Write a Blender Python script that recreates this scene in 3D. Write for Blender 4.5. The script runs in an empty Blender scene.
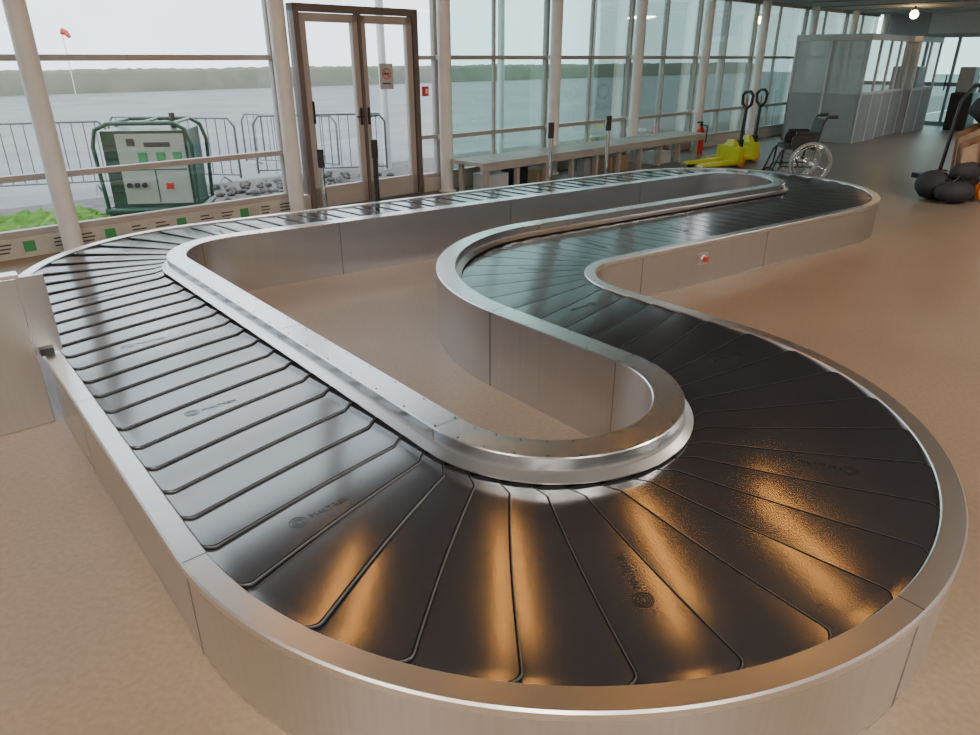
import bpy, math, random
from mathutils import Vector, Matrix
random.seed(3)
scene=bpy.context.scene
coll=scene.collection
R=math.radians

# ------------------------------------------------------------------ materials
def mat(name,col,rough=0.5,metal=0.0,col2=None,nscale=5.0,bump=0.0,bscale=60.0,spec=0.5,emit=None,estr=0.0,stretch=None,ior=None,aniso=0.0):
    m=bpy.data.materials.new(name); m.use_nodes=True
    nt=m.node_tree; b=nt.nodes['Principled BSDF']
    b.inputs['Base Color'].default_value=(*col,1); b.inputs['Roughness'].default_value=rough
    b.inputs['Metallic'].default_value=metal; b.inputs['Specular IOR Level'].default_value=spec
    if ior: b.inputs['IOR'].default_value=ior
    if emit:
        b.inputs['Emission Color'].default_value=(*emit,1); b.inputs['Emission Strength'].default_value=estr
    tc=nt.nodes.new('ShaderNodeTexCoord'); mp=nt.nodes.new('ShaderNodeMapping')
    nt.links.new(tc.outputs['Object'],mp.inputs['Vector'])
    if stretch: mp.inputs['Scale'].default_value=stretch
    n=nt.nodes.new('ShaderNodeTexNoise'); n.inputs['Scale'].default_value=nscale; n.inputs['Detail'].default_value=5
    nt.links.new(mp.outputs['Vector'],n.inputs['Vector'])
    c2=col2 if col2 else tuple(min(1,c*0.9) for c in col)
    mx=nt.nodes.new('ShaderNodeMix'); mx.data_type='RGBA'
    mx.inputs[6].default_value=(*col,1); mx.inputs[7].default_value=(*c2,1)
    rp=nt.nodes.new('ShaderNodeMapRange'); rp.inputs[1].default_value=0.3; rp.inputs[2].default_value=0.7
    nt.links.new(n.outputs['Fac'],rp.inputs[0]); nt.links.new(rp.outputs[0],mx.inputs[0])
    nt.links.new(mx.outputs[2],b.inputs['Base Color'])
    if aniso:
        b.inputs['Anisotropic'].default_value=aniso
        tg=nt.nodes.new('ShaderNodeTangent'); tg.direction_type='RADIAL'; tg.axis='Z'
        nt.links.new(tg.outputs[0],b.inputs['Tangent'])
    if bump>0:
        n2=nt.nodes.new('ShaderNodeTexNoise'); n2.inputs['Scale'].default_value=bscale; n2.inputs['Detail'].default_value=4
        nt.links.new(mp.outputs['Vector'],n2.inputs['Vector'])
        bp=nt.nodes.new('ShaderNodeBump'); bp.inputs['Strength'].default_value=bump; bp.inputs['Distance'].default_value=0.01
        nt.links.new(n2.outputs['Fac'],bp.inputs['Height']); nt.links.new(bp.outputs['Normal'],b.inputs['Normal'])
    return m
def glassmat(name,tint,base=0.06,frost=0.0,fc=(0.60,0.64,0.64)):
    m=bpy.data.materials.new(name); m.use_nodes=True; nt=m.node_tree
    nt.nodes.remove(nt.nodes['Principled BSDF']); out=nt.nodes['Material Output']
    t=nt.nodes.new('ShaderNodeBsdfTransparent'); t.inputs[0].default_value=(*tint,1)
    g=nt.nodes.new('ShaderNodeBsdfGlossy'); g.inputs['Roughness'].default_value=0.03
    lw=nt.nodes.new('ShaderNodeLayerWeight'); lw.inputs[0].default_value=0.2
    mr=nt.nodes.new('ShaderNodeMapRange'); mr.inputs[3].default_value=base; mr.inputs[4].default_value=0.7
    nt.links.new(lw.outputs['Fresnel'],mr.inputs[0])
    mx=nt.nodes.new('ShaderNodeMixShader'); nt.links.new(mr.outputs[0],mx.inputs[0])
    src=t.outputs[0]
    if frost>0:
        d=nt.nodes.new('ShaderNodeBsdfDiffuse'); d.inputs[0].default_value=(*fc,1)
        m2=nt.nodes.new('ShaderNodeMixShader'); m2.inputs[0].default_value=frost
        nt.links.new(t.outputs[0],m2.inputs[1]); nt.links.new(d.outputs[0],m2.inputs[2]); src=m2.outputs[0]
    nt.links.new(src,mx.inputs[1]); nt.links.new(g.outputs[0],mx.inputs[2])
    nt.links.new(mx.outputs[0],out.inputs[0])
    return m

M={}
M['steel']=mat('brushed_steel',(0.72,0.75,0.78),0.27,1.0,(0.66,0.69,0.72),70,stretch=(1,1,0.02),aniso=0.75)
M['flange']=mat('guard_flange_steel',(0.74,0.74,0.74),0.27,1.0,(0.71,0.71,0.71),3)
M['alu']=mat('rim_aluminium',(0.80,0.79,0.77),0.32,1.0,(0.78,0.77,0.75),3)
M['rubber']=mat('belt_plate_rubber',(0.024,0.024,0.027),0.155,0.0,(0.030,0.030,0.033),4,ior=2.3)
M['seam_shade']=mat('painted_seam_shade',(0.004,0.004,0.004),0.7,spec=0.1)  # flat near-black strip, paints the shade of the gap between plates
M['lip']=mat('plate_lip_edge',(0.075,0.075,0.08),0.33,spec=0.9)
M['mark']=mat('embossed_mark',(0.012,0.012,0.013),0.36,spec=0.7)
M['dark']=mat('dark_gap',(0.01,0.01,0.01),0.8)
M['black']=mat('black_plastic',(0.02,0.02,0.022),0.4)
M['white']=mat('white_paint',(0.80,0.79,0.76),0.4)
M['taupe']=mat('window_frame_paint',(0.42,0.38,0.35),0.45)
M['door']=mat('door_frame_paint',(0.15,0.115,0.10),0.45)
M['plinth']=mat('vapour_barrier_film',(0.55,0.52,0.46),0.5,0,(0.45,0.42,0.37),8)
M['green']=mat('green_print',(0.06,0.30,0.10),0.5)
M['ink']=mat('ink_print',(0.03,0.03,0.03),0.5)
M['wall']=mat('wall_paint',(0.50,0.47,0.44),0.8)
M['ceil']=mat('ceiling_tile',(0.08,0.08,0.08),0.9)
M['ceil2']=mat('low_ceiling_tile',(0.45,0.46,0.46),0.9)
M['tarmac']=mat('wet_tarmac',(0.25,0.255,0.25),0.75,0,(0.18,0.185,0.185),0.35,spec=0.2)
M['gravel']=mat('gravel',(0.15,0.135,0.125),0.8,0,(0.06,0.055,0.05),9,0.4,20)
M['grass']=mat('grass_turf',(0.07,0.19,0.02),0.9,0,(0.13,0.26,0.04),12,0.5,40,spec=0.1)
M['hedge']=mat('hedge_leaves',(0.12,0.13,0.09),0.9,0,(0.17,0.17,0.13),0.6)
M['genG']=mat('generator_green',(0.008,0.07,0.04),0.35)
M['genW']=mat('generator_panel',(0.40,0.41,0.37),0.5)
M['galv']=mat('galvanised_steel',(0.22,0.23,0.24),0.4,0.8)
M['yellow']=mat('yellow_paint',(0.62,0.60,0.03),0.35)
M['orange']=mat('orange_plastic',(0.85,0.22,0.02),0.4)
M['red']=mat('red_paint',(0.65,0.03,0.02),0.35)
M['chrome']=mat('chrome',(0.75,0.75,0.75),0.15,1.0)
M['bench']=mat('bench_top',(0.42,0.39,0.35),0.45,0,(0.34,0.31,0.28),3)
M['wood']=mat('brown_board',(0.26,0.14,0.07),0.5,0,(0.18,0.09,0.04),5,stretch=(1,1,8))
M['card']=mat('cardboard',(0.34,0.23,0.14),0.8)
M['grey']=mat('booth_grey',(0.28,0.30,0.315),0.5)
M['lightgrey']=mat('booth_white',(0.50,0.525,0.535),0.45)
M['canvas']=mat('black_canvas',(0.03,0.03,0.035),0.75,0,None,5,0.4,30)
M['glass']=glassmat('window_glass',(0.93,0.96,0.97))
M['glassg']=glassmat('green_window_glass',(0.68,0.82,0.79),0.08)
M['frost']=glassmat('frosted_glass',(0.85,0.9,0.9),0.06,0.7,(0.48,0.53,0.54))
M['lampO']=mat('warm_lamp_glow',(1,0.6,0.3),0.5,emit=(1.0,0.42,0.08),estr=44)
M['lampW']=mat('bulb_glow',(1,0.8,0.5),0.5,emit=(1.0,0.62,0.25),estr=40)

# floor material: tan near, grey farther down the hall
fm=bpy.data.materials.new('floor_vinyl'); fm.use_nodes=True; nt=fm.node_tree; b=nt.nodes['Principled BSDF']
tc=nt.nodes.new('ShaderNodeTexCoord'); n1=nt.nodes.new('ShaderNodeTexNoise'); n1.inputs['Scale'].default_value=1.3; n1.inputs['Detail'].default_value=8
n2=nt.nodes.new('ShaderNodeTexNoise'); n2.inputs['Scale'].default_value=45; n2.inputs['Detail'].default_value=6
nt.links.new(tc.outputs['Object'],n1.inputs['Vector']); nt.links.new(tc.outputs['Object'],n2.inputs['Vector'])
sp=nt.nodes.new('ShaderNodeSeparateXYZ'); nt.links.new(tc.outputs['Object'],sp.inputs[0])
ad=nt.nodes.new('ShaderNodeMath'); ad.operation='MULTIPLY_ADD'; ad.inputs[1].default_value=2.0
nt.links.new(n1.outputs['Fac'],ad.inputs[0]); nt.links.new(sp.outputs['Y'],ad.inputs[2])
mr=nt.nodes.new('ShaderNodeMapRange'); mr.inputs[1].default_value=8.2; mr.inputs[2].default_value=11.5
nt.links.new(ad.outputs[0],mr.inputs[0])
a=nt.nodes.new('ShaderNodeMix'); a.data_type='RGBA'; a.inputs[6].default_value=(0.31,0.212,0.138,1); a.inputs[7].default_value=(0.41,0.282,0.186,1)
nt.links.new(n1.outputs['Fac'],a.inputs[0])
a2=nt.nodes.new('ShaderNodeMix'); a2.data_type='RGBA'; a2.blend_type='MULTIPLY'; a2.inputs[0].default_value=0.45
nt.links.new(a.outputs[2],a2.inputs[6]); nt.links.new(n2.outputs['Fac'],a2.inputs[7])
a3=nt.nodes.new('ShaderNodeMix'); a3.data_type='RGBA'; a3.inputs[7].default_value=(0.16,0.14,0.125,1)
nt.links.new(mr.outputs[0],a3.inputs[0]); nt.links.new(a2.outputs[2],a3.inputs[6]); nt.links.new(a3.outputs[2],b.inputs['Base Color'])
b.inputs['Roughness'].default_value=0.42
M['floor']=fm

# ------------------------------------------------------------------ mesh builder
class MB:
    def __init__(s): s.v=[];s.f=[];s.mi=[];s.sm=[];s.mats=[]
    def mid(s,m):
        if m not in s.mats: s.mats.append(m)
        return s.mats.index(m)
    def add(s,vs,fs,m,sm=False):
        o=len(s.v); s.v+= [tuple(v) for v in vs]; k=s.mid(m)
        for f in fs: s.f.append([i+o for i in f]); s.mi.append(k); s.sm.append(sm)
    def hexa(s,p,m):
        s.add(p,[(0,3,2,1),(4,5,6,7),(0,1,5,4),(1,2,6,5),(2,3,7,6),(3,0,4,7)],m)
    def box(s,x0,x1,y0,y1,z0,z1,m,T=None):
        p=[(x0,y0,z0),(x1,y0,z0),(x1,y1,z0),(x0,y1,z0),(x0,y0,z1),(x1,y0,z1),(x1,y1,z1),(x0,y1,z1)]
        if T: p=[T(*q) for q in p]
        s.hexa(p,m)
    def tube(s,pts,r,m,n=10,closed=False,r1=None):
        pts=[Vector(p) for p in pts]; N=len(pts); vs=[]; fs=[]
        up=None
        for i,p in enumerate(pts):
            if closed: t=(pts[(i+1)%N]-pts[i-1]).normalized()
            elif i==0: t=(pts[1]-p).normalized()
            elif i==N-1: t=(p-pts[i-1]).normalized()
            else: t=((pts[i+1]-p).normalized()+(p-pts[i-1]).normalized()).normalized()
            if up is None: up=Vector((0,0,1)) if abs(t.z)<0.9 else Vector((1,0,0))
            a=t.cross(up).normalized(); up=a.cross(t).normalized()
            rr=r if r1 is None else r+(r1-r)*i/(N-1)
            for k in range(n):
                an=2*math.pi*k/n; vs.append(p+a*math.cos(an)*rr+up*math.sin(an)*rr)
        for i in range(N if closed else N-1):
            for k in range(n):
                j=(i+1)%N; fs.append((i*n+k,i*n+(k+1)%n,j*n+(k+1)%n,j*n+k))
        s.add(vs,fs,m,True)
        if not closed:
            s.add(vs[:n],[tuple(range(n))[::-1]],m); s.add(vs[-n:],[tuple(range(n))],m)
    def cyl(s,p0,p1,r,m,n=20,r1=None): s.tube([p0,p1],r,m,n,r1=r1)
    def ring(s,c,ax,Rr,r,m,n=32,k=8):
        c=Vector(c); ax=Vector(ax).normalized(); u=ax.orthogonal().normalized(); w=ax.cross(u)
        s.tube([c+u*math.cos(2*math.pi*i/n)*Rr+w*math.sin(2*math.pi*i/n)*Rr for i in range(n)],r,m,k,closed=True)
    def ball(s,c,rx,ry,rz,m,n=14,k=9,jit=0):
        vs=[];fs=[]
        for j in range(k+1):
            ph=math.pi*j/k
            for i in range(n):
                th=2*math.pi*i/n; q=1+random.uniform(-jit,jit)
                vs.append((c[0]+rx*q*math.sin(ph)*math.cos(th),c[1]+ry*q*math.sin(ph)*math.sin(th),c[2]+rz*q*math.cos(ph)))
        for j in range(k):
            for i in range(n): fs.append((j*n+i,j*n+n+i,j*n+n+(i+1)%n,j*n+(i+1)%n))
        s.add(vs,fs,m,True)
    def obj(s,name,parent=None,bevel=0):
        me=bpy.data.meshes.new(name); me.from_pydata(s.v,[],s.f)
        for m in s.mats: me.materials.append(m)
        me.polygons.foreach_set('material_index',s.mi); me.polygons.foreach_set('use_smooth',s.sm); me.update()
        o=bpy.data.objects.new(name,me); coll.objects.link(o)
        if parent: o.parent=parent
        if bevel:
            b=o.modifiers.new('bevel','BEVEL'); b.width=bevel; b.segments=2; b.limit_method='ANGLE'; b.angle_limit=R(40)
        return o
def empty(name,loc=(0,0,0),rot=0,sc=1):
    e=bpy.data.objects.new(name,None); coll.objects.link(e); e.location=loc; e.rotation_euler=(0,0,rot); e.empty_display_size=0.2; e.scale=(sc,sc,sc)
    return e

# ------------------------------------------------------------------ carousel path (belt centre line)
hA=R(-50); hB=R(35); RAD=1.0
def dv(h): return Vector((math.cos(h),math.sin(h)))
def lf(h): return Vector((-math.sin(h),math.cos(h)))
O2=Vector((0.235,2.66))
O3=O2+lf(hA)*2*RAD-dv(hA)*0.887
O4=O3+lf(hB)*2*RAD+dv(hB)*3.3
dA=dv(hA); dB=dv(hB); dlt=O4-O2
k_=( -dlt.x*dB.y+dlt.y*dB.x)/(dA.x*dB.y-dA.y*dB.x)
O1=O2-dA*k_
L1=k_; L2=0.887; L3=3.3; L4=(O4-O1).dot(dB)
segs=[]
def straight(p,h,L): segs.append(('s',p,h,L))
def arc(c,h0,h1,sgn): segs.append(('a',c,h0,h1,sgn,abs(h1-h0)*RAD))
straight(O1-lf(hA)*RAD,hA,L1)
arc(O2,hA,hA+math.pi,1)
straight(O2+lf(hA)*RAD,hA+math.pi,L2)
arc(O3,R(130),R(35),-1)
straight(O3+lf(hB)*RAD,hB,L3)
arc(O4,hB,hB+math.pi,1)
straight(O4+lf(hB)*RAD,hB+math.pi,L4)
arc(O1,R(215),R(310),1)
def slen(s): return s[3] if s[0]=='s' else s[5]
TOT=sum(slen(s) for s in segs)
def path(s):
    s%=TOT
    for g in segs:
        L=slen(g)
        if s<=L+1e-9:
            if g[0]=='s': return g[1]+dv(g[2])*s, g[2]
            h=g[2]+(g[3]-g[2])*s/L
            return g[1]-lf(h)*RAD*g[4], h
        s-=L
    return path(0)
def P(s,off,z):   # off>0 = passenger (outer) side
    p,h=path(s); q=p-lf(h)*off; return Vector((q.x,q.y,z))
samples=[];acc=0
for g in segs:
    L=slen(g); n=max(1,int(round(L/0.5))) if g[0]=='s' else max(2,int(round(L/0.04)))
    samples+=[acc+L*i/n for i in range(n)]; acc+=L
def sweep(mb,prof,m,closedprof=True,smooth=True):
    n=len(prof)
    ss=samples
    for a in range(n if closedprof else n-1):
        p0=prof[a]; p1=prof[(a+1)%n]; vs=[];fs=[]
        for s_ in ss: vs+=[P(s_,*p0),P(s_,*p1)]
        N=len(ss)
        for i in range(N):
            j=(i+1)%N; fs.append((2*i,2*j,2*j+1,2*i+1))
        mb.add(vs,fs,m,smooth)
carousel=empty('baggage_carousel')
E=0.53   # outer edge offset
mb=MB()
sweep(mb,[(E-.078,0.340),(E-.078,0.360),(E-.074,0.364),(E-.006,0.364),(E,0.358),(E,0.336),(E-.011,0.330),(E-.011,0.0),(E-.03,0.0),(E-.03,0.330)],M['alu'])
mb.obj('outer_curb',carousel)
mb=MB()
sweep(mb,[(E-.0095,0.326),(E-.0095,0.012)],M['steel'],False)
for s_ in [0.35,1.75,3.1,4.6,6.1,7.4,9.05,10.6,12.4,14.0,15.6,17.3,19.0,20.7]:
    o_=E-.0085
    mb.add([P(s_-0.0015,o_,0.0),P(s_+0.0015,o_,0.0),P(s_+0.0015,o_,0.33),P(s_-0.0015,o_,0.33)],[(0,1,2,3)],M['dark'])
    mb.add([P(s_-0.001,E-.077,0.3645),P(s_+0.001,E-.077,0.3645),P(s_+0.001,E-.005,0.3645),P(s_-0.001,E-.005,0.3645)],[(0,1,2,3)],M['dark'])
mb.obj('side_panels',carousel)
# inner guard
G=-0.495
mb=MB()
sweep(mb,[(G+.065,0.446),(G+.061,0.450),(G-.061,0.450),(G-.065,0.446)],M['flange'],False)
sweep(mb,[(G-.065,0.446),(G-.065,0.0),(G-.055,0.0),(G-.055,0.436),(G+.055,0.436),(G+.055,0.395),(G+.065,0.395),(G+.065,0.446)],M['steel'],False)
sweep(mb,[(G+.065,0.397),(G+.075,0.392),(G+.105,0.373),(G+.105,0.368),(G-.06,0.368)],M['alu'],False)
for s_ in [0.2,1.7,3.05,4.7,6.2,7.1,8.8,10.6,12.6,14.3,16.2,18.0,19.8,21.3]:
    for w0,w1,z0,z1,off in [(-0.0015,0.0015,0.0,0.446,G-.0662),(-0.0015,0.0015,0.395,0.446,G+.0662)]:
        mb.add([P(s_+w0,off,z0),P(s_+w1,off,z0),P(s_+w1,off,z1),P(s_+w0,off,z1)],[(0,1,2,3)],M['dark'])
    mb.add([P(s_-0.001,G+.061,0.4505),P(s_+0.001,G+.061,0.4505),P(s_+0.001,G-.061,0.4505),P(s_-0.001,G-.061,0.4505)],[(0,1,2,3)],M['dark'])
mb.obj('inner_guard',carousel)
mb=MB()
s_=0.1
while s_<TOT:
    for off in (G+.048,G-.048):
        c=P(s_,off,0.4495); mb.cyl(c,c+Vector((0,0,0.0025)),0.004,M['black'],8)
    s_+=0.21
mb.obj('guard_bolts',carousel)
mb=MB(); sweep(mb,[(-0.53,0.325),(0.50,0.325)],M['dark'],False); mb.obj('under_deck',carousel)
# plates: rigid overlapping crescent plates with a slight crown
NP=115; pitch=TOT/NP
V0=-0.42; VW=0.868
def uf(w):
    u=-0.045+0.185*w-0.012*math.sin(math.pi*w)
    if w<0.1: u-=0.055*((0.1-w)/0.1)
    if w>0.955: u-=0.035*((w-0.955)/0.045)**2
    return u
WS=[0,0.03,0.07,0.1,0.13,0.2,0.3,0.4,0.5,0.6,0.7,0.8,0.88,0.93,0.955,0.97,0.985,1.0]
def ztop(du): return 0.3583+0.022*du-0.085*du*du   # du<=0 behind the front edge
DUS=[-0.0095,-0.03,-0.06,-0.10,-0.14,-0.18,-0.22,-0.27,-0.34]
mb=MB()
def frame(i):
    p,h=path(i*pitch+0.05); return p,dv(h),-lf(h)
for i in range(NP):
    p,t,o=frame(i)
    def PP(u,v,z): q=p+t*u+o*v; return (q.x,q.y,z)
    n=len(WS); zo=random.uniform(-0.0004,0.0004)
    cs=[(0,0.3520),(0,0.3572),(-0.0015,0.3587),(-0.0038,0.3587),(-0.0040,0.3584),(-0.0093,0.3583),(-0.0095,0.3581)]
    ms=[M['lip'],M['lip'],M['lip'],M['seam_shade'],M['seam_shade'],M['seam_shade']]
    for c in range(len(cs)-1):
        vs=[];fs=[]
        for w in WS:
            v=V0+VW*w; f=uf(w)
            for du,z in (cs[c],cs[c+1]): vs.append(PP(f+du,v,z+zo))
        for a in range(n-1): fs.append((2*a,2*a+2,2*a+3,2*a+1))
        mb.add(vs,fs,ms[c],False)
    vs=[];fs=[];m_=len(DUS)
    for w in WS:
        v=V0+VW*w; f=uf(w)
        vs+=[PP(f+du,v,ztop(du)+zo) for du in DUS]
    for a in range(n-1):
        for c in range(m_-1): fs.append((a*m_+c,(a+1)*m_+c,(a+1)*m_+c+1,a*m_+c+1))
    mb.add(vs,fs,M['rubber'],True)
mb.obj('belt_plates',carousel)
# embossed marks + lettering on every fifth plate
tcu=bpy.data.curves.new('tmp','FONT'); tcu.body='MALTREX'; tcu.size=0.034; tcu.extrude=0.0004; tcu.align_x='LEFT'
to=bpy.data.objects.new('tmp',tcu); coll.objects.link(to)
dg=bpy.context.evaluated_depsgraph_get(); tme=bpy.data.meshes.new_from_object(to.evaluated_get(dg))
tv=[v.co.copy() for v in tme.vertices]; tf=[tuple(p.vertices) for p in tme.polygons]
bpy.data.objects.remove(to)
mb=MB()
for i in range(1,NP,5):
    p,t,o=frame(i); uc=-0.02
    def Q(a,b,z):  # a inward, b backward
        v=0.13-a; q=p+o*v+t*(uc-b); zz=ztop((uc-b)-uf((v-V0)/VW))
        return (q.x,q.y,zz+z)
    mb.add([Q(v.x,v.y,0.0011+v.z) for v in tv],tf,M['mark'])
    for rr in (0.011,0.020,0.029):
        vs=[];fs=[];N=20
        for k in range(N):
            an=2*math.pi*k/N
            for r2 in (rr-0.002,rr+0.0015): vs.append(Q(-0.042+math.cos(an)*r2,0.012+math.sin(an)*r2,0.001))
        for k in range(N): fs.append((2*k,2*k+1,2*((k+1)%N)+1,2*((k+1)%N)))
        mb.add(vs,fs,M['mark'])
mb.obj('plate_marks',carousel)
# emergency stop on the side panel
q=O3+lf(hB)*(1.0-E+.01)+dv(hB)*1.0
def T_(x,y,z,q=q): r=q+dv(hB)*x-lf(hB)*y; return (r.x,r.y,z)
mb=MB()
mb.box(-0.045,0.045,0.0,0.012,0.17,0.26,M['alu'],T_)
mb.cyl(T_(0,0.01,0.215),T_(0,0.02,0.215),0.034,M['alu']); mb.cyl(T_(0,0.02,0.215),T_(0,0.04,0.215),0.022,M['red'])
mb.obj('emergency_stop',carousel)

# steel pass-through panel beside the carousel (left)
def C_(n,t,z): r=O2+lf(hA)*n+dA*t; return (r.x,r.y,z)
sp_=empty('steel_partition_panel')
mb=MB(); mb.box(-3.4,-1.555,-2.03,-2.00,0.0,0.765,M['steel'],C_); mb.box(-3.4,-1.54,-2.07,-1.995,0.765,0.785,M['alu'],C_)
mb.obj('panel',sp_,0.003)
mb=MB(); mb.box(-1.555,-1.44,-2.025,-2.005,0.37,0.765,M['steel'],C_); mb.box(-1.54,-1.48,-2.005,-1.98,0.366,0.40,M['black'],C_); mb.obj('end_flange',sp_)

# ------------------------------------------------------------------ hall frame: s along window wall, o into the room
P0=Vector((-0.695,10.1)); dS=Vector((math.sqrt(.5),math.sqrt(.5))); dO=Vector((math.sqrt(.5),-math.sqrt(.5)))
def W(s,o,z): r=P0+dS*s+dO*o; return (r.x,r.y,z)
S0=-10; S1_=16.5; OM=13.5; ZC=4.5
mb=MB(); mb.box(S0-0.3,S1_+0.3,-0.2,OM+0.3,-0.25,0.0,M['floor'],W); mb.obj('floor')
mb=MB(); mb.box(S0,8.0,-0.2,OM,ZC,ZC+0.1,M['ceil'],W); mb.obj('ceiling')
mb=MB(); mb.box(8.0,S1_,-0.2,OM,2.8,2.88,M['ceil2'],W); mb.box(8.0,8.1,-0.2,OM,2.88,ZC,M['ceil'],W)
for k in range(5): mb.box(8.4+1.7*k,8.45+1.7*k,0,OM,2.78,2.80,M['grey'],W)
mb.obj('ceiling_low')
mb=MB(); mb.box(S0-0.2,S0,-0.2,OM,0,ZC,M['wall'],W); mb.obj('wall_near')
mb=MB(); mb.box(S0-0.2,S1_,OM,OM+0.2,0,ZC,M['wall'],W); mb.obj('wall_back')

# window wall
cols=[-9.6,-7.2,-4.8,-2.37,0.0,2.25,4.45,6.7,9.0,11.5,14.0,16.3]
mb=MB(); mb.box(S0,-2.1,-0.12,0.0,0.0,0.19,M['plinth'],W); mb.box(-0.3,S1_,-0.12,0.0,0.0,0.19,M['plinth'],W)
mb.box(S0,S1_,-0.12,0.0,4.2,ZC,M['taupe'],W)
s_=-7.1
k=0
while s_<-2.2:
    if k%3==2: mb.box(s_,s_+0.10,0.0,0.004,0.05,0.15,M['green'],W)
    else:
        for j in range(3):
            mb.box(s_+0.02,s_+0.02+random.uniform(0.08,0.16),0.0,0.004,0.06+j*0.035,0.072+j*0.035,M['ink'],W)
    s_+=0.24; k+=1
mb.obj('wall_window_side')
for i in range(len(cols)-1):
    a,b_=cols[i]+0.0,cols[i+1]
    top=4.2 if b_<8 else 2.8
    win=empty('window_%d'%(i+1))
    mb=MB(); g=MB()
    f=M['taupe']; gm=M['glass'] if i<4 else M['glassg']
    if cols[i]==-2.37:
        mb.box(a-0.03,a+0.03,-0.1,-0.02,0.19,top,f,W)
        mb.box(a,b_,-0.1,-0.02,3.0,3.06,f,W); mb.box(a,b_,-0.1,-0.02,top-0.06,top,f,W)
        mb.box(-0.32,b_,-0.1,-0.02,0.7,0.75,f,W); mb.box(-0.32,b_,-0.1,-0.02,1.69,1.74,f,W); mb.box(-0.32,b_,-0.1,-0.02,0.19,0.24,f,W)
        g.box(-0.32,b_,-0.065,-0.055,0.2,2.25,gm,W); g.box(a,b_,-0.065,-0.055,2.28,top,gm,W); g.box(a,-2.11,-0.065,-0.055,0.2,2.25,gm,W)
    else:
        mb.box(a-0.03,a+0.03,-0.1,-0.02,0.19,top,f,W)
        for z in (0.19,0.68,1.69,3.0,top-0.06): 
            if z<top: mb.box(a,b_,-0.1,-0.02,z,z+0.055,f,W)
        if i>=4: 
            mb.box(a+1.1,a+1.13,-0.09,-0.03,0.19,top,f,W)
        g.box(a,b_,-0.065,-0.055,0.2,top,gm,W)
    mb.obj('frame',win,0.004); g.obj('glass',win)
for c in cols[1:]:
    mb=MB(); top=4.5 if c<8 else 2.8
    mb.cyl(W(c,0.14,0),W(c,0.14,top),0.088,M['white'],24); mb.cyl(W(c,0.14,0),W(c,0.14,0.02),0.12,M['white'],24)
    for z in (0.72,1.72): mb.box(c-0.02,c+0.02,-0.02,0.08,z-0.03,z+0.03,M['white'],W)
    mb.obj('column')
# door
door=empty('door_1'); mb=MB(); g=MB(); d=M['door']
mb.box(-2.10,-2.03,-0.12,0.02,0,2.27,d,W); mb.box(-0.40,-0.33,-0.12,0.02,0,2.27,d,W); mb.box(-2.10,-0.33,-0.12,0.02,2.19,2.27,d,W)
mb.box(-2.1,-0.33,-0.12,0.03,0,0.02,M['galv'],W)
for a,b_ in ((-2.02,-1.225),(-1.205,-0.41)):
    mb.box(a,a+0.085,-0.08,-0.01,0.02,2.18,M['taupe'],W); mb.box(b_-0.085,b_,-0.08,-0.01,0.02,2.18,M['taupe'],W)
    mb.box(a,b_,-0.08,-0.01,2.09,2.18,M['taupe'],W); mb.box(a,b_,-0.08,-0.01,0.02,0.26,M['taupe'],W)
    g.box(a+0.08,b_-0.08,-0.05,-0.04,0.25,2.1,M['glass'],W)
mb.box(-1.235,-1.195,-0.09,0.01,0.02,2.19,d,W)
for c in (-1.27,-1.16):
    mb.box(c-0.015,c+0.015,0,0.012,0.95,1.15,M['black'],W); mb.tube([W(c,0.01,1.05),W(c,0.05,1.05),W(c+(0.1 if c>-1.2 else -0.1),0.05,1.05)],0.01,M['black'])
mb.box(-1.95,-1.93,0.0,0.02,1.0,1.25,M['black'],W)
mb.obj('frame',door,0.003); g.obj('glass',door)
sg=MB(); sg.box(-0.93,-0.72,-0.038,-0.035,1.35,1.65,M['lightgrey'],W)
c=Vector(W(-0.825,-0.033,1.53)); sg.ring(c,(dO.x,dO.y,0),0.06,0.006,M['red'],24,6)
sg.box(-0.87,-0.79,-0.034,-0.031,1.52,1.54,M['ink'],W); sg.tube([W(-0.865,-0.03,1.57),W(-0.785,-0.03,1.49)],0.005,M['red'])
sg.box(-0.89,-0.76,-0.034,-0.032,1.41,1.425,M['ink'],W)
sg.obj('no_smoking_notice')
cb=MB(); cb.box(-0.27,-0.19,-0.02,0.03,1.25,1.37,M['red'],W); cb.box(-0.25,-0.21,0.03,0.035,1.28,1.34,M['white'],W); cb.obj('fire_call_point',bevel=0.004)

# end wall with glazed doors
mb=MB()
mb.box(S1_,S1_+0.15,0,1.2,0,2.8,M['grey'],W); mb.box(S1_,S1_+0.15,4.2,OM,0,2.8,M['grey'],W); mb.box(S1_,S1_+0.15,1.2,4.2,2.3,2.8,M['lightgrey'],W)
mb.obj('wall_end')
d2=empty('door_2'); mb=MB(); g=MB()
for o_ in (1.2,1.95,2.7,3.45,4.14): mb.box(S1_+0.02,S1_+0.1,o_,o_+0.07,0,2.3,M['grey'],W)
for z in (0,1.0,2.2): mb.box(S1_+0.03,S1_+0.09,1.2,4.2,z,z+0.1,M['grey'],W)
g.box(S1_+0.05,S1_+0.06,1.2,4.2,0.05,2.25,M['glassg'],W)
for o_ in (1.88,2.63,3.38): mb.box(S1_-0.02,S1_+0.02,o_,o_+0.03,0.9,1.3,M['black'],W)
mb.obj('frame',d2); g.obj('glass',d2)

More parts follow.
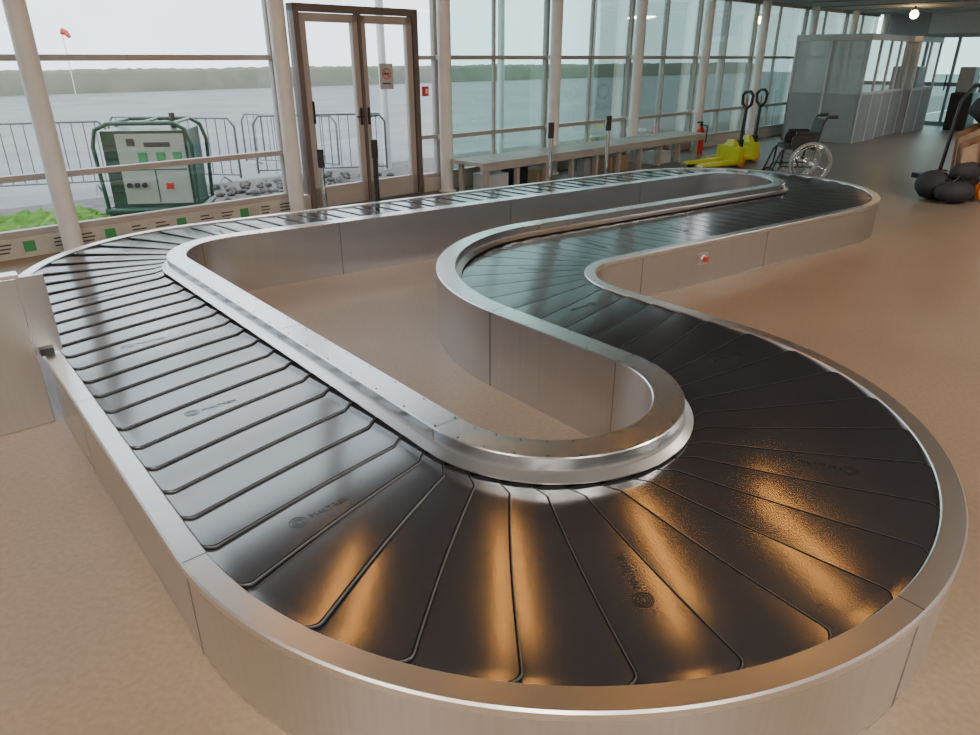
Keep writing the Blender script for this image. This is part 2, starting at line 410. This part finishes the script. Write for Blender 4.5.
# ------------------------------------------------------------------ exterior
mb=MB()
prof=[(-0.12,-0.12),(-4,-0.2),(-10,-0.45),(-25,-0.9),(-80,-0.9)]
for j in range(len(prof)-1):
    (o0,z0),(o1,z1)=prof[j],prof[j+1]
    mb.add([W(-90,o0,z0),W(140,o0,z0),W(140,o1,z1),W(-90,o1,z1)],[(0,1,2,3)],M['gravel'] if j==0 else M['tarmac'])
mb.add([W(16.7,-0.1,-0.13),W(60,-0.1,-0.13),W(60,30,-0.13),W(16.7,30,-0.13)],[(0,1,2,3)],M['tarmac'])
ground=mb.obj('ground_exterior')
mb=MB()
N=36; K=130; vs=[];fs=[]
for a in range(K):
    for b_ in range(N):
        o_=-0.16-b_*3.3/N
        e_=max(0,min(1,(N-1-b_)/4,(K-1-a)/4,a/3))
        vs.append(W(-14+a*10.5/K+random.uniform(-.03,.03),o_+random.uniform(-.03,.03),-0.125+o_*0.02+random.uniform(0.03,0.11)*e_-0.02*(1-e_)))
for a in range(K-1):
    for b_ in range(N-1): fs.append((a*N+b_,a*N+N+b_,a*N+N+b_+1,a*N+b_+1))
mb.add(vs,fs,M['grass'],False); mb.obj('grass_verge',ground)
mb=MB(); vs=[];fs=[];K=520
for a in range(K):
    s_=-80+a*0.4; h=0.88+0.06*math.sin(a*0.13)*math.sin(a*0.041)+random.uniform(-0.07,0.07)
    vs+=[W(s_,-57,-1.0),W(s_,-57.4,h*0.6),W(s_,-58,h),W(s_,-60,h*0.9-0.1)]
for a in range(K-1):
    for c in range(3): fs.append((a*4+c,a*4+4+c,a*4+5+c,a*4+1+c))
mb.add(vs,fs,M['hedge'],True); mb.obj('hedgerow')
mb=MB(); mb.cyl((-32,58,-0.9),(-32,58,3.6),0.03,M['white'],8); mb.tube([(-32,58,3.5),(-31.7,58,3.4),(-31.5,58,3.1)],0.26,M['red'],12,r1=0.15); mb.obj('windsock')
def barrier(x,y,rot,z=-0.25):
    e=empty('crowd_barrier',(x,y,z),rot); mb=MB(); m=M['galv']
    mb.tube([(-1.1,0,0.15),(-1.1,0,0.95),(-1.0,0,1.08),(1.0,0,1.08),(1.1,0,0.95),(1.1,0,0.15)],0.02,m,8)
    mb.cyl((-1.1,0,0.2),(1.1,0,0.2),0.015,m,8)
    for k in range(13): mb.cyl((-0.95+k*0.158,0,0.2),(-0.95+k*0.158,0,1.08),0.008,m,6)
    for x_ in (-0.8,0.8): mb.tube([(x_,-0.3,0.02),(x_,0,0.16),(x_,0.3,0.02)],0.015,m,6)
    mb.obj('frame',e)
barrier(-6.9,10.9,R(20)); barrier(-9.1,9.9,R(28)); barrier(-2.9,12.6,R(15)); barrier(-5.2,12.0,R(-8)); barrier(-12.0,9.5,R(10)); barrier(-4.0,14.6,R(-20),-0.4)
mb=MB()
for k in range(420):
    s_=random.uniform(-3.4,1.0); o_=random.uniform(-3.4,-0.5); r_=random.uniform(0.02,0.08)
    x,y,_=W(s_,o_,0)
    if abs(x+4.3)<0.8 and abs(y-9.3)<0.7: continue
    mb.ball((x,y,-0.15),r_,r_*0.8,r_*0.6,M['gravel'],7,5,0.15)
mb.obj('rubble_stones',ground)
# generator
ge=empty('diesel_generator',(-4.32,9.35,-0.13),R(8),0.90); mb=MB()
mb.box(-0.55,0.56,-0.36,0.36,0.10,1.14,M['genG']); mb.box(-0.36,0.53,-0.385,-0.36,0.16,1.10,M['genW'])
mb.box(-0.34,0.51,-0.392,-0.385,0.62,0.635,M['genG']); mb.box(0.08,0.095,-0.392,-0.385,0.18,0.62,M['genG'])
for x_ in (-0.10,0.14,0.36): mb.box(x_,x_+0.11,-0.40,-0.385,0.72,0.86,M['green'])
mb.box(-0.22,-0.12,-0.40,-0.385,0.95,1.04,M['ink']); mb.box(0.0,0.34,-0.395,-0.385,0.93,0.99,M['ink']); mb.box(0.2,0.3,-0.395,-0.385,0.36,0.44,M['red'])
for x_ in (-0.28,-0.18,-0.08): mb.cyl((x_,-0.385,0.42),(x_,-0.43,0.42),0.035,M['black'],12)
for k in range(8): mb.box(-0.53,-0.38,-0.37,-0.36,0.3+k*0.09,0.34+k*0.09,M['black'])
for y_ in (-0.44,0.44):
    mb.tube([(-0.60,y_,0.05),(-0.64,y_,0.95),(-0.58,y_,1.16),(-0.4,y_,1.24),(0.45,y_,1.24),(0.58,y_,1.16),(0.64,y_,0.95),(0.60,y_,0.05)],0.028,M['genG'],10)
    mb.cyl((-0.62,y_,0.08),(0.62,y_,0.08),0.04,M['genG'],10)
for x_ in (-0.62,0.62): mb.cyl((x_,-0.44,0.08),(x_,0.44,0.08),0.04,M['genG'],10)
for x_ in (-0.4,0.0,0.45): mb.cyl((x_,-0.44,1.24),(x_,0.44,1.24),0.022,M['genG'],10)
for x_ in (-0.55,0.55): mb.box(x_-0.06,x_+0.06,-0.45,0.45,0.0,0.06,M['black'])
mb.cyl((0.3,0.1,1.05),(0.3,0.1,1.34),0.04,M['black'])
mb.obj('body',ge,0.008)
mb=MB()
for k in range(5):
    x,y,_=W(1.5+k*3.0,-3.2,0); mb.cyl((x,y,-0.3),(x,y,3.6),0.07,M['white'],12)
mb.box(0.5,15,-3.4,-3.0,3.3,3.5,M['white'],W)
mb.obj('exterior_canopy')

# ------------------------------------------------------------------ window bench
be=empty('window_bench'); mb=MB()
mb.box(-0.05,5.7,0.28,0.90,0.40,0.45,M['bench'],W); mb.box(-0.05,5.7,0.85,0.90,0.34,0.40,M['taupe'],W)
s_=0.05
while s_<5.7:
    mb.box(s_,s_+0.05,0.80,0.87,0,0.40,M['taupe'],W); mb.box(s_,s_+0.05,0.32,0.39,0,0.40,M['taupe'],W); s_+=0.6
mb.obj('bench_body',be,0.004)
mb=MB(); mb.box(0.2,0.6,0.45,0.75,0,0.26,M['lightgrey'],W); mb.box(1.2,1.55,0.42,0.75,0,0.22,M['card'],W); mb.box(3.0,3.5,0.45,0.75,0,0.25,M['card'],W)
mb.box(0.7,1.0,0.5,0.75,0,0.3,M['black'],W); mb.box(4.3,4.8,0.45,0.75,0,0.2,M['lightgrey'],W); mb.box(2.3,2.5,0.6,0.75,0,0.3,M['grey'],W); mb.obj('storage_boxes',be,bevel=0.004)
def post(x,y,h,blk):
    e=empty('barrier_post',(x,y,0)); mb=MB()
    mb.cyl((0,0,0),(0,0,0.015),0.16,M['black'],28); mb.cyl((0,0,0.015),(0,0,0.05),0.06,M['black'],20,r1=0.03)
    mb.cyl((0,0,0.03),(0,0,h-0.18),0.026,M['black'] if blk else M['chrome'],16); mb.cyl((0,0,h-0.18),(0,0,h),0.036,M['black'],16)
    mb.box(-0.04,0.04,-0.012,0.012,h-0.11,h-0.05,M['chrome']); mb.obj('post',e)
post(-1.19,7.50,0.95,True); post(-1.74,7.45,0.86,False); post(0.74,8.92,1.0,False); post(1.54,9.58,1.03,False)

fe=empty('fire_extinguisher',W(6.3,0.45,0)); mb=MB()
mb.cyl((0,0,0),(0,0,0.42),0.08,M['red'],20); mb.cyl((0,0,0.42),(0,0,0.5),0.08,M['red'],20,r1=0.03); mb.cyl((0,0,0.5),(0,0,0.56),0.025,M['black'])
mb.tube([(0.02,0,0.53),(0.12,0,0.5),(0.12,0,0.2)],0.012,M['black']); mb.box(-0.09,0.03,-0.012,0.012,0.56,0.59,M['black']); mb.obj('body',fe)

# ------------------------------------------------------------------ pallet trucks
def jack(x,y,rot,lean=0.08):
    e=empty('pallet_truck',(x,y,0),rot); mb=MB(); Y_=M['yellow']
    for y_ in (-0.19,0.19):
        mb.hexa([(0.15,y_-0.08,0.06),(0.95,y_-0.08,0.06),(0.95,y_+0.08,0.06),(0.15,y_+0.08,0.06),(0.15,y_-0.08,0.14),(0.9,y_-0.06,0.1),(0.9,y_+0.06,0.1),(0.15,y_+0.08,0.14)],Y_)
        mb.cyl((0.8,y_-0.05,0.04),(0.8,y_+0.05,0.04),0.04,M['black'],14)
    mb.box(0.08,0.2,-0.27,0.27,0.08,0.34,Y_); mb.hexa([(0.08,-0.14,0.34),(0.2,-0.14,0.34),(0.2,0.14,0.34),(0.08,0.14,0.34),(0.08,-0.06,0.44),(0.16,-0.06,0.44),(0.16,0.06,0.44),(0.08,0.06,0.44)],Y_)
    mb.cyl((-0.03,0,0.16),(-0.03,0,0.44),0.07,M['black'],16)
    for y_ in (-0.07,0.07): mb.cyl((-0.03,y_-0.03,0.095),(-0.03,y_+0.03,0.095),0.095,M['orange'],22); mb.cyl((-0.03,y_-0.035,0.095),(-0.03,y_+0.035,0.095),0.05,M['black'],16)
    mb.tube([(-0.05,0,0.3),(-0.05-lean,0,0.95)],0.028,M['black'],12)
    t=-0.05-lean
    mb.tube([(t,0,0.93),(t,-0.1,1.0),(t,-0.12,1.14),(t,-0.05,1.2),(t,0.05,1.2),(t,0.12,1.14),(t,0.1,1.0),(t,0,0.93)],0.026,M['black'],10); mb.cyl((t,0,0.95),(t,0,1.1),0.012,M['red'],8)
    mb.obj('truck',e,0.004)
jack(4.24,12.50,R(204),0.03); jack(4.74,13.22,R(206),0.02)

# ------------------------------------------------------------------ wheelchair
wc=empty('wheelchair',(4.72,10.85,0),R(172)); mb=MB(); Bk=M['black']; Ch=M['chrome']
for y_ in (-0.29,0.29):
    c=(0,y_,0.3); mb.ring(c,(0,1,0),0.285,0.018,M['grey'],40,8); mb.ring(c,(0,1,0),0.262,0.012,Ch,40,8)
    mb.ring((0,y_*1.12,0.3),(0,1,0),0.24,0.009,Ch,40,8); mb.cyl((0,y_-0.03,0.3),(0,y_+0.03,0.3),0.03,Ch,16)
    for k in range(18):
        an=2*math.pi*k/18; mb.cyl((0,y_,0.3),(0.262*math.cos(an),y_,0.3+0.262*math.sin(an)),0.0035,Ch,5)
    mb.ring((0.45,y_*0.8,0.09),(0,1,0),0.075,0.015,Bk,24,8); mb.cyl((0.45,y_*0.8-0.02,0.09),(0.45,y_*0.8+0.02,0.09),0.06,M['grey'],16)
    z=y_*0.8
    mb.tube([(0.45,z+0.03,0.09),(0.43,z+0.03,0.2),(0.40,z,0.24)],0.014,Bk)
    mb.tube([(-0.02,z,0.3),(-0.05,z,0.5),(-0.10,z,0.85),(-0.14,z,0.93),(-0.26,z,0.94)],0.015,Bk); mb.cyl((-0.16,z,0.935),(-0.28,z,0.94),0.022,Bk)
    mb.tube([(-0.04,z,0.50),(0.36,z,0.50),(0.42,z,0.45),(0.52,z,0.16),(0.56,z,0.10)],0.015,Bk)
    mb.tube([(-0.04,z,0.24),(0.40,z,0.24),(0.38,z,0.5)],0.015,Bk)
    mb.tube([(-0.06,z,0.7),(0.22,z,0.7),(0.28,z,0.64),(0.28,z,0.5)],0.014,Bk); mb.box(-0.04,0.25,z-0.03,z+0.03,0.70,0.735,Bk)
    mb.box(-0.02,0.27,z-0.006,z+0.006,0.5,0.69,Bk)
    mb.box(0.50,0.66,z-0.09 if y_>0 else z-0.05,z+0.05 if y_>0 else z+0.09,0.09,0.105,Bk)
mb.box(-0.05,0.38,-0.22,0.22,0.49,0.54,M['canvas'])
mb.hexa([(-0.06,-0.22,0.5),(-0.03,-0.22,0.5),(-0.03,0.22,0.5),(-0.06,0.22,0.5),(-0.125,-0.22,0.9),(-0.095,-0.22,0.9),(-0.095,0.22,0.9),(-0.125,0.22,0.9)],M['canvas'])
mb.tube([(0.15,-0.23,0.24),(0.15,0.23,0.5)],0.012,Bk); mb.tube([(0.15,0.23,0.24),(0.15,-0.23,0.5)],0.012,Bk)
mb.obj('chair',wc)

# ------------------------------------------------------------------ loaded cart, right
ca=empty('loaded_cart',(6.22,9.55,0),R(10),1.08); mb=MB()
mb.box(-0.35,0.7,-0.3,0.35,0.2,0.26,M['black'])
for x_ in (0.12,0.58):
    for y_ in (-0.36,0.4):
        mb.cyl((x_,y_-0.035,0.14),(x_,y_+0.035,0.14),0.14,M['orange'],26)
        mb.cyl((x_,y_-0.045,0.14),(x_,y_+0.045,0.14),0.05,M['black'],14)
for k in range(4):
    mb.hexa([(-0.22+k*0.05,-0.27+k*0.1,0.26),(0.6,-0.27+k*0.1,0.26),(0.6,-0.24+k*0.1,0.26),(-0.22+k*0.05,-0.24+k*0.1,0.26),(-0.20+k*0.05,-0.2+k*0.1,0.60+0.05*k),(0.65,-0.2+k*0.1,0.90+0.05*k),(0.65,-0.17+k*0.1,0.90+0.05*k),(-0.20+k*0.05,-0.17+k*0.1,0.60+0.05*k)],M['wood'] if k%2 else M['card'])
mb.obj('deck_and_boards',ca,0.003)
mb=MB(); mb.ball((-0.30,-0.34,0.13),0.24,0.18,0.13,M['canvas'],18,10,0.05); mb.ball((-0.36,-0.05,0.17),0.2,0.2,0.17,M['canvas'],18,10,0.05); mb.ball((0.35,0.05,1.02),0.32,0.22,0.18,M['canvas'],18,10,0.05); mb.ball((-0.1,-0.22,0.34),0.2,0.12,0.12,M['canvas'],18,10,0.05)
mb.tube([(-0.42,-0.36,0.2),(-0.32,-0.38,0.32),(-0.18,-0.36,0.2)],0.012,M['black']); mb.obj('bags',ca)
mb=MB(); mb.tube([(0.0,-0.3,0.25),(0.06,-0.28,1.1),(0.2,-0.28,1.28)],0.022,M['black']); mb.tube([(0.0,0.3,0.25),(0.06,0.3,1.1),(0.2,0.3,1.28)],0.022,M['black']); mb.cyl((0.2,-0.28,1.28),(0.2,0.3,1.28),0.022,M['black']); mb.obj('handle',ca)

# ------------------------------------------------------------------ booths
for k,(a,b_,f) in enumerate([(10.1,11.5,1.95),(11.6,13.2,1.85),(13.3,15.0,2.0)]):
    e=empty('inspection_booth'); mb=MB(); g=MB()
    mb.box(a,b_,f-0.04,f,0,1.0,M['grey'],W); mb.box(a,a+0.04,0.4,f,0,1.0,M['grey'],W); mb.box(b_-0.04,b_,0.4,f,0,1.0,M['grey'],W)
    for s_ in (a,(a+b_)/2,b_-0.05): mb.box(s_,s_+0.05,f-0.05,f+0.01,0,2.12,M['lightgrey'],W)
    for s_ in (a,b_-0.05): mb.box(s_,s_+0.05,0.4,0.45,0,2.12,M['lightgrey'],W)
    mb.box(a-0.01,a+0.05,1.15,1.2,0,2.12,M['lightgrey'],W)
    mb.box(a,b_,f-0.05,f+0.02,2.05,2.17,M['lightgrey'],W); mb.box(a-0.01,a+0.05,0.4,f,2.05,2.17,M['lightgrey'],W); mb.box(b_-0.05,b_,0.4,f,2.05,2.17,M['lightgrey'],W)
    mb.box(a,b_,f-0.045,f+0.012,0.98,1.04,M['lightgrey'],W)
    g.box(a,b_,f-0.025,f-0.015,1.0,2.1,M['frost'],W); g.box(a+0.015,a+0.025,0.4,f,1.0,2.1,M['frost'],W); g.box(b_-0.025,b_-0.015,0.4,f,1.0,2.1,M['frost'],W)
    mb.obj('frame',e,0.004); g.obj('glass',e)
mb=MB(); mb.box(15.2,15.9,2.4,2.9,0,0.9,M['black'],W); mb.box(15.3,15.8,2.45,2.8,0.9,1.5,M['grey'],W); mb.obj('equipment_cabinet',bevel=0.02)

# ------------------------------------------------------------------ lamps
for k,x in enumerate((-1.9,-0.1,1.6,3.2)):
    e=empty('ceiling_lamp',(x,6.0,4.25)); mb=MB()
    mb.box(-0.05,0.05,-1.05,1.05,0.0,0.08,M['galv']); mb.box(-0.017,0.017,-1.0,1.0,-0.012,0.0,M['lampO'])
    mb.cyl((0,-0.8,0.08),(0,-0.8,0.25),0.006,M['galv'],6); mb.cyl((0,0.8,0.08),(0,0.8,0.25),0.006,M['galv'],6); mb.obj('fixture',e)
def area(name,loc,sx,sy,pw,col,rot=(0,0,0)):
    e=empty(name,loc); mb=MB(); mb.box(-sx/2-0.03,sx/2+0.03,-sy/2-0.03,sy/2+0.03,0.01,0.06,M['galv']); mb.obj('fill_housing',e)
    l=bpy.data.lights.new(name+'_light','AREA'); l.shape='RECTANGLE'; l.size=sx; l.size_y=sy; l.energy=pw; l.color=col
    o=bpy.data.objects.new('emitter',l); coll.objects.link(o); o.parent=e; o.location=(0,0,-0.005); o.rotation_euler=rot
for (x,y) in ((2.5,-1.5),(-2.5,-1.0),(6.5,2.0),(0,-4.0),(8.0,6.0)):  # unseen fill lights added below the ceiling to brighten the hall
    area('ceiling_panel_light',(x,y,4.4),1.2,1.2,210,(1,0.91,0.80))
area('ceiling_panel_light',(10.5,15.0,2.72),1.2,0.6,60,(1,0.95,0.88))  # one more added fill light, under the low ceiling
bl=empty('pendant_bulb',(9.75,18.0,2.62)); mb=MB(); mb.ball((0,0,0),0.09,0.09,0.09,M['lampW']); mb.cyl((0,0,0.08),(0,0,0.18),0.02,M['black']); mb.obj('bulb',bl)

# ------------------------------------------------------------------ world
w=bpy.data.worlds.new('overcast_sky'); scene.world=w; w.use_nodes=True; nt=w.node_tree
bg=nt.nodes['Background']; tc=nt.nodes.new('ShaderNodeTexCoord'); nz=nt.nodes.new('ShaderNodeTexNoise'); nz.inputs['Scale'].default_value=2.5; nz.inputs['Detail'].default_value=6
cr=nt.nodes.new('ShaderNodeValToRGB'); cr.color_ramp.elements[0].position=0.3; cr.color_ramp.elements[0].color=(0.76,0.85,0.95,1); cr.color_ramp.elements[1].position=0.7; cr.color_ramp.elements[1].color=(0.92,0.96,1.0,1)
nt.links.new(tc.outputs['Generated'],nz.inputs['Vector']); nt.links.new(nz.outputs['Fac'],cr.inputs[0]); nt.links.new(cr.outputs[0],bg.inputs[0]); bg.inputs[1].default_value=3.8

# ------------------------------------------------------------------ camera
cd=bpy.data.cameras.new('camera'); cam=bpy.data.objects.new('camera',cd); coll.objects.link(cam)
cam.location=(0,0,1.72); cam.rotation_euler=(R(90-23.9),0,0); cd.sensor_width=36; cd.lens=700/980*36; cd.clip_end=500
scene.camera=cam
